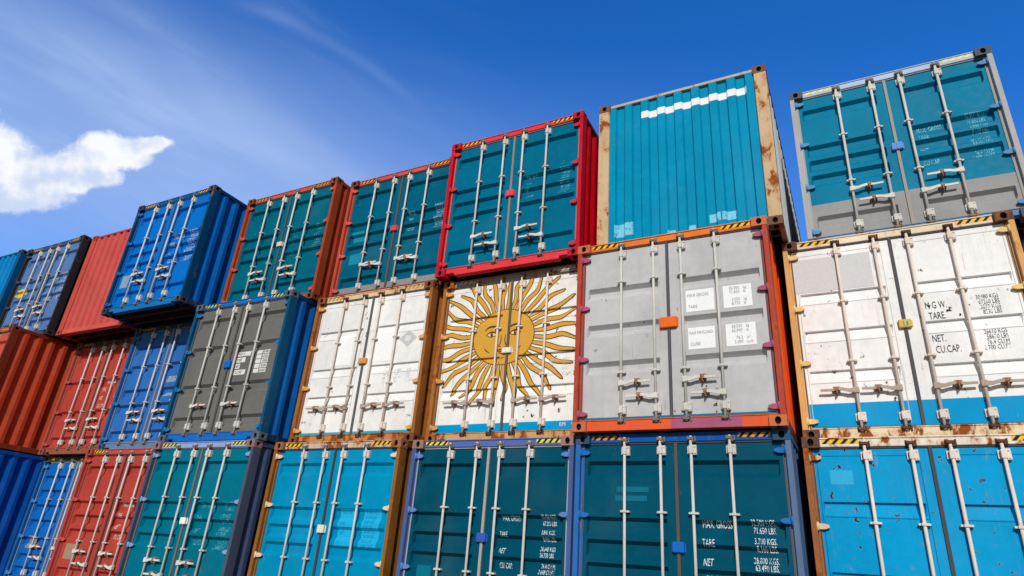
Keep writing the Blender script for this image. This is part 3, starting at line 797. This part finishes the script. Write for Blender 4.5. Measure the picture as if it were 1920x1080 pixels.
writing([('MAX', 1.62, 1.10, .045, .8, 'LEFT'), ('TARE', 1.63, 1.035, .045, .8, 'LEFT'), ('NET', 1.63, .965, .045, .8, 'LEFT'), ('CU', 1.63, .895, .045, .8, 'LEFT'),
         ('30480', 1.87, 1.10, .045, .8, 'LEFT'), ('3870', 1.87, 1.035, .045, .8, 'LEFT'), ('26610', 1.87, .965, .045, .8, 'LEFT'), ('76.4', 1.87, .895, .045, .8, 'LEFT'),
         ('KGS', 2.08, 1.10, .045, .8, 'LEFT'), ('LBS', 2.08, 1.035, .045, .8, 'LEFT'), ('KGS', 2.08, .965, .045, .8, 'LEFT'), ('CU.M', 2.08, .895, .045, .8, 'LEFT')], GT, d[1][1], d[1][0])
writing([('EM', 2.07, .195, .05, 1.0, 'LEFT')], flat((225, 240, 246), .5), d[1][1], d[1][0])

t, d = door_container('M7', 17.509, .078, 'plain white container with rusty brown frame and faded grey diamond placard',
    door=(232, 232, 230), frame=(165, 105, 55), frust=.6, header=(222, 195, 155), hdrust=.5, sill=(200, 130, 80), sillrust=.7, cast=(120, 72, 50), crust=.6, post=(156, 98, 48), prust=.62, side=(165, 100, 45), srust=.5, hinge=(222, 165, 95), hrust=.35,
    ribs='white3', seams=1, spots=.25, rust=.04, dirt=.18, strip=(.19, (60, 165, 190)), gasket=(98, 98, 98), barrust=.95, handles='out', notch=1, lock=((212, 150, 85), .15, .10), haz=(215, 190, 130), hazb=(170, 130, 80))
decal('faded_patch', [(rect(.60, 1.28, .93, 1.80), 0, 0)], [flat((246, 246, 246), .4)], d[0][1], d[0][0], .003)
decal('faded_patch', [(rect(1.40, 1.285, 1.78, 1.82), 0, 0)], [flat((246, 246, 246), .4)], d[1][1], d[1][0], .003)
decal('placard', [([(1.865, 1.63), (2.035, 1.49), (2.205, 1.63), (2.035, 1.765)], 0, 0), ([(1.96, 1.62), (2.0, 1.58), (2.06, 1.58), (2.09, 1.63), (2.05, 1.69), (2.03, 1.66), (2.0, 1.69)], 1, .001)], [flat((196, 197, 199), .6), flat((222, 222, 222), .6)], d[1][1], d[1][0], .003)
writing([('MAX', 1.64, 1.10, .042, .8, 'LEFT'), ('TARE', 1.64, 1.04, .042, .8, 'LEFT'), ('NET', 1.64, .98, .042, .8, 'LEFT'), ('CU', 1.64, .92, .042, .8, 'LEFT'),
         ('30480', 1.86, 1.10, .042, .8, 'LEFT'), ('3870', 1.86, 1.04, .042, .8, 'LEFT'), ('26610', 1.86, .98, .042, .8, 'LEFT'), ('76.4', 1.86, .92, .042, .8, 'LEFT'),
         ('KGS', 2.09, 1.10, .042, .8, 'LEFT'), ('LBS', 2.09, 1.04, .042, .8, 'LEFT'), ('KGS', 2.09, .98, .042, .8, 'LEFT'), ('CU.M', 2.09, .92, .042, .8, 'LEFT')], GT, d[1][1], d[1][0])
writing([('45 G1', .13, .35, .03, .9, 'LEFT')], flat((60, 60, 60), .6), d[0][1], d[0][0])
writing([('TNR', 2.21, .385, .03, .9, 'LEFT')], flat((80, 60, 50), .6), d[1][1], d[1][0])

t, d = door_container('M6', 14.920, -.386, 'dark grey container with blue frame and blue corrugated side',
    door=(108, 107, 104), frame=(22, 88, 140), header=(20, 104, 190), sill=(20, 104, 190), hdrust=.03, sillrust=.05, post=(14, 78, 118), cast=(88, 98, 112), crust=.3, rail=(20, 55, 100), side=(14, 92, 168), srust=.01, sdirt=.12, hinge=(35, 118, 175), hrust=.05,
    ribs='four', D=.050, rust=.03, dirt=.25, gasket=(92, 90, 88), handles='one', lock=((15, 110, 200), .15, .13), haz=(225, 200, 60))
wq = flat((222, 222, 218), .55); lg = flat((120, 119, 116), .55)
for k, z in enumerate((1.445, 1.335, 1.225, 1.115)):
    decal('data_label', [(rect(1.385, z, (1.70, 1.60, 1.50, 1.66)[k], z+.088), 0, 0)], [wq], d[1][1], d[1][0], .003)
for k in range(5):
    decal('data_label', [(rect(1.855, 1.455-.083*k, 1.975, 1.525-.083*k), 0, 0), (rect(1.99, 1.455-.083*k, 2.145, 1.525-.083*k), 0, 0)], [wq], d[1][1], d[1][0], .003)
writing([(a, 1.395, z+.018, .052, .70, 'LEFT') for a, z in (('MAX G', 1.445), ('TARE', 1.335), ('NET', 1.225), ('CU.CAP', 1.115))]
        + [(a, 2.135, 1.468-.083*k, .044, .95, 'RIGHT') for k, a in enumerate(['30480', '67200', '3800', '8380', '26680'])], lg, d[1][1], d[1][0], .0068)

t, d = door_container('M5', 12.341, .127, 'faded blue container with rust streaks, middle tier, directly left of the dark grey container',
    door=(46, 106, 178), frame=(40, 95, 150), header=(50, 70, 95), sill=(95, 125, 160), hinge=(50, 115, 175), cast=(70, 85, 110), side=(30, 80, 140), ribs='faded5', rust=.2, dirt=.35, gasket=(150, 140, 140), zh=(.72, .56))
decal('faded_patch', [(rect(1.43, 1.30, 2.2, 1.42), 0, 0), (rect(1.43, 1.02, 2.2, 1.10), 0, 0)], [flat((150, 165, 190), .6, .9, .3)], d[1][1], d[1][0], .003)

t, d = door_container('M4', 9.771, .408, 'red container set back in shadow under the jutting corrugated red end',
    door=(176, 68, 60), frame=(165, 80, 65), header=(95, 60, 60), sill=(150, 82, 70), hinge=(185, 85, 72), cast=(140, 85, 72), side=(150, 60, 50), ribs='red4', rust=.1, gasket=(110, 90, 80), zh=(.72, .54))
std(d[1][1], d[1][0], (240, 225, 220), N2, h=.08, wear=.1)

door_container('M3', 7.205, -.914, 'red brown container protruding at the left edge of the middle tier, corrugated side showing',
    door=(195, 80, 68), frame=(150, 62, 42), header=(195, 85, 70), post=(120, 50, 32), hinge=(165, 70, 55), cast=(130, 60, 42), side=(184, 70, 44), rail=(130, 55, 38), srust=.12, ribs='five', rust=.1)

# ------------------------------------------------------------------ top tier
t, d = door_container('T10', 25.345, .81, 'teal container with grey lower quarter and pale blue frame, right end of top tier',
    door=(0, 120, 156), frame=(140, 158, 185), header=(178, 196, 222), hdrust=.08, sill=(110, 140, 175), post=(172, 172, 175), prust=.15, cast=(92, 94, 102), crust=.25, side=(150, 160, 170), hinge=(92, 142, 192), hrust=.12,
    ribs='five', rust=.03, dirt=.07, strip=(.648, (150, 150, 150)), gasket=(165, 158, 150), barrust=0, zh=(.77, .57), swap=1, lock=((105, 150, 215), .13, .11), haz=(225, 205, 90), hazb=(215, 222, 232))
std(d[1][1], d[1][0], (130, 210, 225), ['32.500 KGS', '71.650 LBS', '3.880 KGS', '8.500 LBS', '28.620 KGS', '63.100 LBS', '76.4 CU.M', '2.698 CU.FT'], ls=[('MAX. GROSS', 1.50), ('TARE', 1.36), ('NET', 1.18), ('CU CAP', .985)], h=.068, wear=.42)

t, w_, sf = end_container('T9', 22.682, .053, 'cyan corrugated container end with cream rusty posts and a white stripe near its top',
    door=(0, 140, 181), frame=(214, 192, 158), frust=.42, header=(190, 178, 160), post=(202, 174, 138), prust=.50, cast=(118, 84, 68), crust=.4, sill=(190, 185, 175), sillrust=.5, side=(205, 212, 216), rail=(150, 120, 100), srust=.12, rust=.02, dirt=.1)
decal('white_stripe', [(rect(.66, 2.165, 2.158, 2.285), 0, 0)], [flat((238, 242, 244), .5)], sf, w_, .003)
decal('faded_patch', [(rect(.25, .215, .52, .42), 0, 0), (rect(1.55, .205, 1.70, .33), 0, 0), (rect(1.72, .205, 1.90, .33), 0, 0), (rect(1.0, .135, 1.1, .19), 0, 0), (rect(1.28, .135, 1.37, .22), 0, 0)], [flat((120, 198, 226), .5, .95, .08)], sf, w_, .003)

t, d = door_container('T8', 20.002, .010, 'teal container in a bright red frame with red side and hinges, top tier',
    door=(0, 105, 138), frame=(196, 30, 48), frust=.02, header=(222, 62, 72), hdrust=.02, sill=(228, 62, 72), sillrust=.02, post=(196, 26, 46), cast=(186, 36, 50), crust=.08, side=(196, 6, 26), srust=.0, sdirt=.1, rail=(110, 20, 25), hinge=(214, 48, 66), hrust=.0,
    ribs='five', rust=.01, dirt=.1, gasket=(142, 136, 130), zh=(.62, .445), swap=0, lock=((232, 70, 84), .14, .11), haz=(236, 186, 40))
std(d[1][1], d[1][0], (120, 205, 225), N1, h=.05, ls=[('MAX. GROSS', 1.555), ('TARE', 1.43), ('NET', 1.315), ('CU CAP', 1.20)], zs=(1.585, 1.52, 1.455, 1.395, 1.33, 1.27, 1.21, 1.15), wear=.4)

t, d = door_container('T7', 17.510, .293, 'dark teal container with brick red header and lighter patches, left of the bright red frame',
    door=(0, 93, 121), frame=(190, 72, 66), header=(200, 86, 82), hdrust=.05, sill=(180, 85, 75), post=(190, 78, 62), cast=(112, 62, 52), crust=.35, side=(165, 70, 50), hinge=(205, 95, 88), hrust=.02, ribs='five', rust=.01, dirt=.1,
    strip=(.27, (140, 140, 142)), gasket=(100, 85, 82), handles='in', zh=(.66, .62), lock=((214, 78, 92), .13, .11), haz=(232, 170, 40))
decal('faded_patch', [(rect(.22, 1.22, .50, 1.42), 0, 0), (rect(.26, .73, .53, .97), 0, 0)], [flat((20, 138, 168), .45)], d[0][1], d[0][0], .003)
std(d[1][1], d[1][0], (150, 215, 230), N2, h=.055, zs=(1.62, 1.555, 1.49, 1.43, 1.37, 1.31, 1.25, 1.19), ls=[('MAX GR', 1.56), ('TARE', 1.45), ('NET CU', 1.245)], wear=.15)

t, d = door_container('T6', 14.959, .034, 'green teal container with rust red header and brown corner post, above the dark grey one',
    door=(0, 99, 122), frame=(170, 62, 44), frust=.15, header=(196, 88, 70), post=(168, 70, 40), prust=.3, cast=(118, 66, 50), crust=.5, side=(165, 62, 42), hinge=(206, 88, 72), hrust=.03, ribs='five', rust=.01, dirt=.12,
    gasket=(80, 90, 96), lock=((228, 200, 180), .13, .10), zh=(.74, .58), haz=(222, 158, 40))
std(d[1][1], d[1][0], (110, 190, 210), N1, h=.055, zs=(1.58, 1.51, 1.42, 1.355, 1.285, 1.22, 1.15, 1.09), ls=[('MAX', 1.55), ('TARE', 1.44), ('NET', 1.30), ('CU CAP', 1.06)], wear=.5)

t, d = door_container('T5', 12.347, -.668, 'vivid blue container jutting out of the top tier with its underside showing',
    door=(6, 108, 196), frame=(14, 80, 135), header=(18, 88, 150), hdrust=.12, sill=(22, 112, 176), post=(12, 66, 112), rpost=(10, 72, 112), cast=(60, 66, 80), crust=.3, side=(6, 98, 182), srust=.0, sdirt=.1, rail=(20, 62, 104), hinge=(25, 110, 175), ribs='five', rust=.01, dirt=.12,
    gasket=(50, 110, 165), zh=(.80, .62), haz=(230, 180, 40))
std(d[1][1], d[1][0], (220, 230, 240), N2, h=.08, wear=.3)
decal('sticker', [(rect(.20, .58, .44, .86), 0, 0)], [flat((140, 160, 190), .6)], d[0][1], d[0][0], .003)

end_container('T4', 9.802, -.133, 'red corrugated container end in the top tier, between slate blue and vivid blue containers',
    door=(196, 84, 78), frame=(190, 78, 68), header=(180, 70, 62), sill=(205, 90, 82), cast=(170, 75, 62), crust=.1, side=(180, 70, 60), rust=.01, dirt=.12)

t, d = door_container('T3', 7.265, -.288, 'slate blue container with almost black corner post and yellow sticker, top tier',
    door=(84, 120, 172), frame=(52, 56, 66), frust=.1, header=(60, 80, 120), post=(46, 48, 54), prust=.22, cast=(66, 60, 60), crust=.3, side=(46, 50, 60), hinge=(60, 80, 110), ribs='five', rust=.06, gasket=(90, 90, 100), handles='in', zh=(.78, .60), haz=(232, 180, 40))
std(d[1][1], d[1][0], (215, 225, 240), N1, h=.085, wear=.3)
decal('sticker', [([(-.0+.11, 1.23), (.30, 1.23), (.40, 1.30), (.52, 1.28), (.60, 1.36), (.44, 1.42), (.20, 1.40)], 0, 0)], [flat((240, 205, 30), .5)], d[0][1], d[0][0], .003)

end_container('T2', 4.730, -.378, 'bright blue corrugated container end at the left end of the top tier',
    door=(10, 128, 190), frame=(8, 86, 140), header=(14, 96, 150), post=(8, 84, 140), cast=(50, 80, 105), side=(10, 90, 150), rust=.01, dirt=.12)
for nm, X, Y, lb in (('M2', 4.67, -.70, 'red container under the blue corrugated end, beyond the left edge'), ('B2', 4.70, -.60, 'blue container at ground level beyond the left edge')):
    end_container(nm, X, Y, lb, door=(170, 65, 55) if nm == 'M2' else (20, 90, 170), frame=(140, 60, 45) if nm == 'M2' else (20, 80, 150))
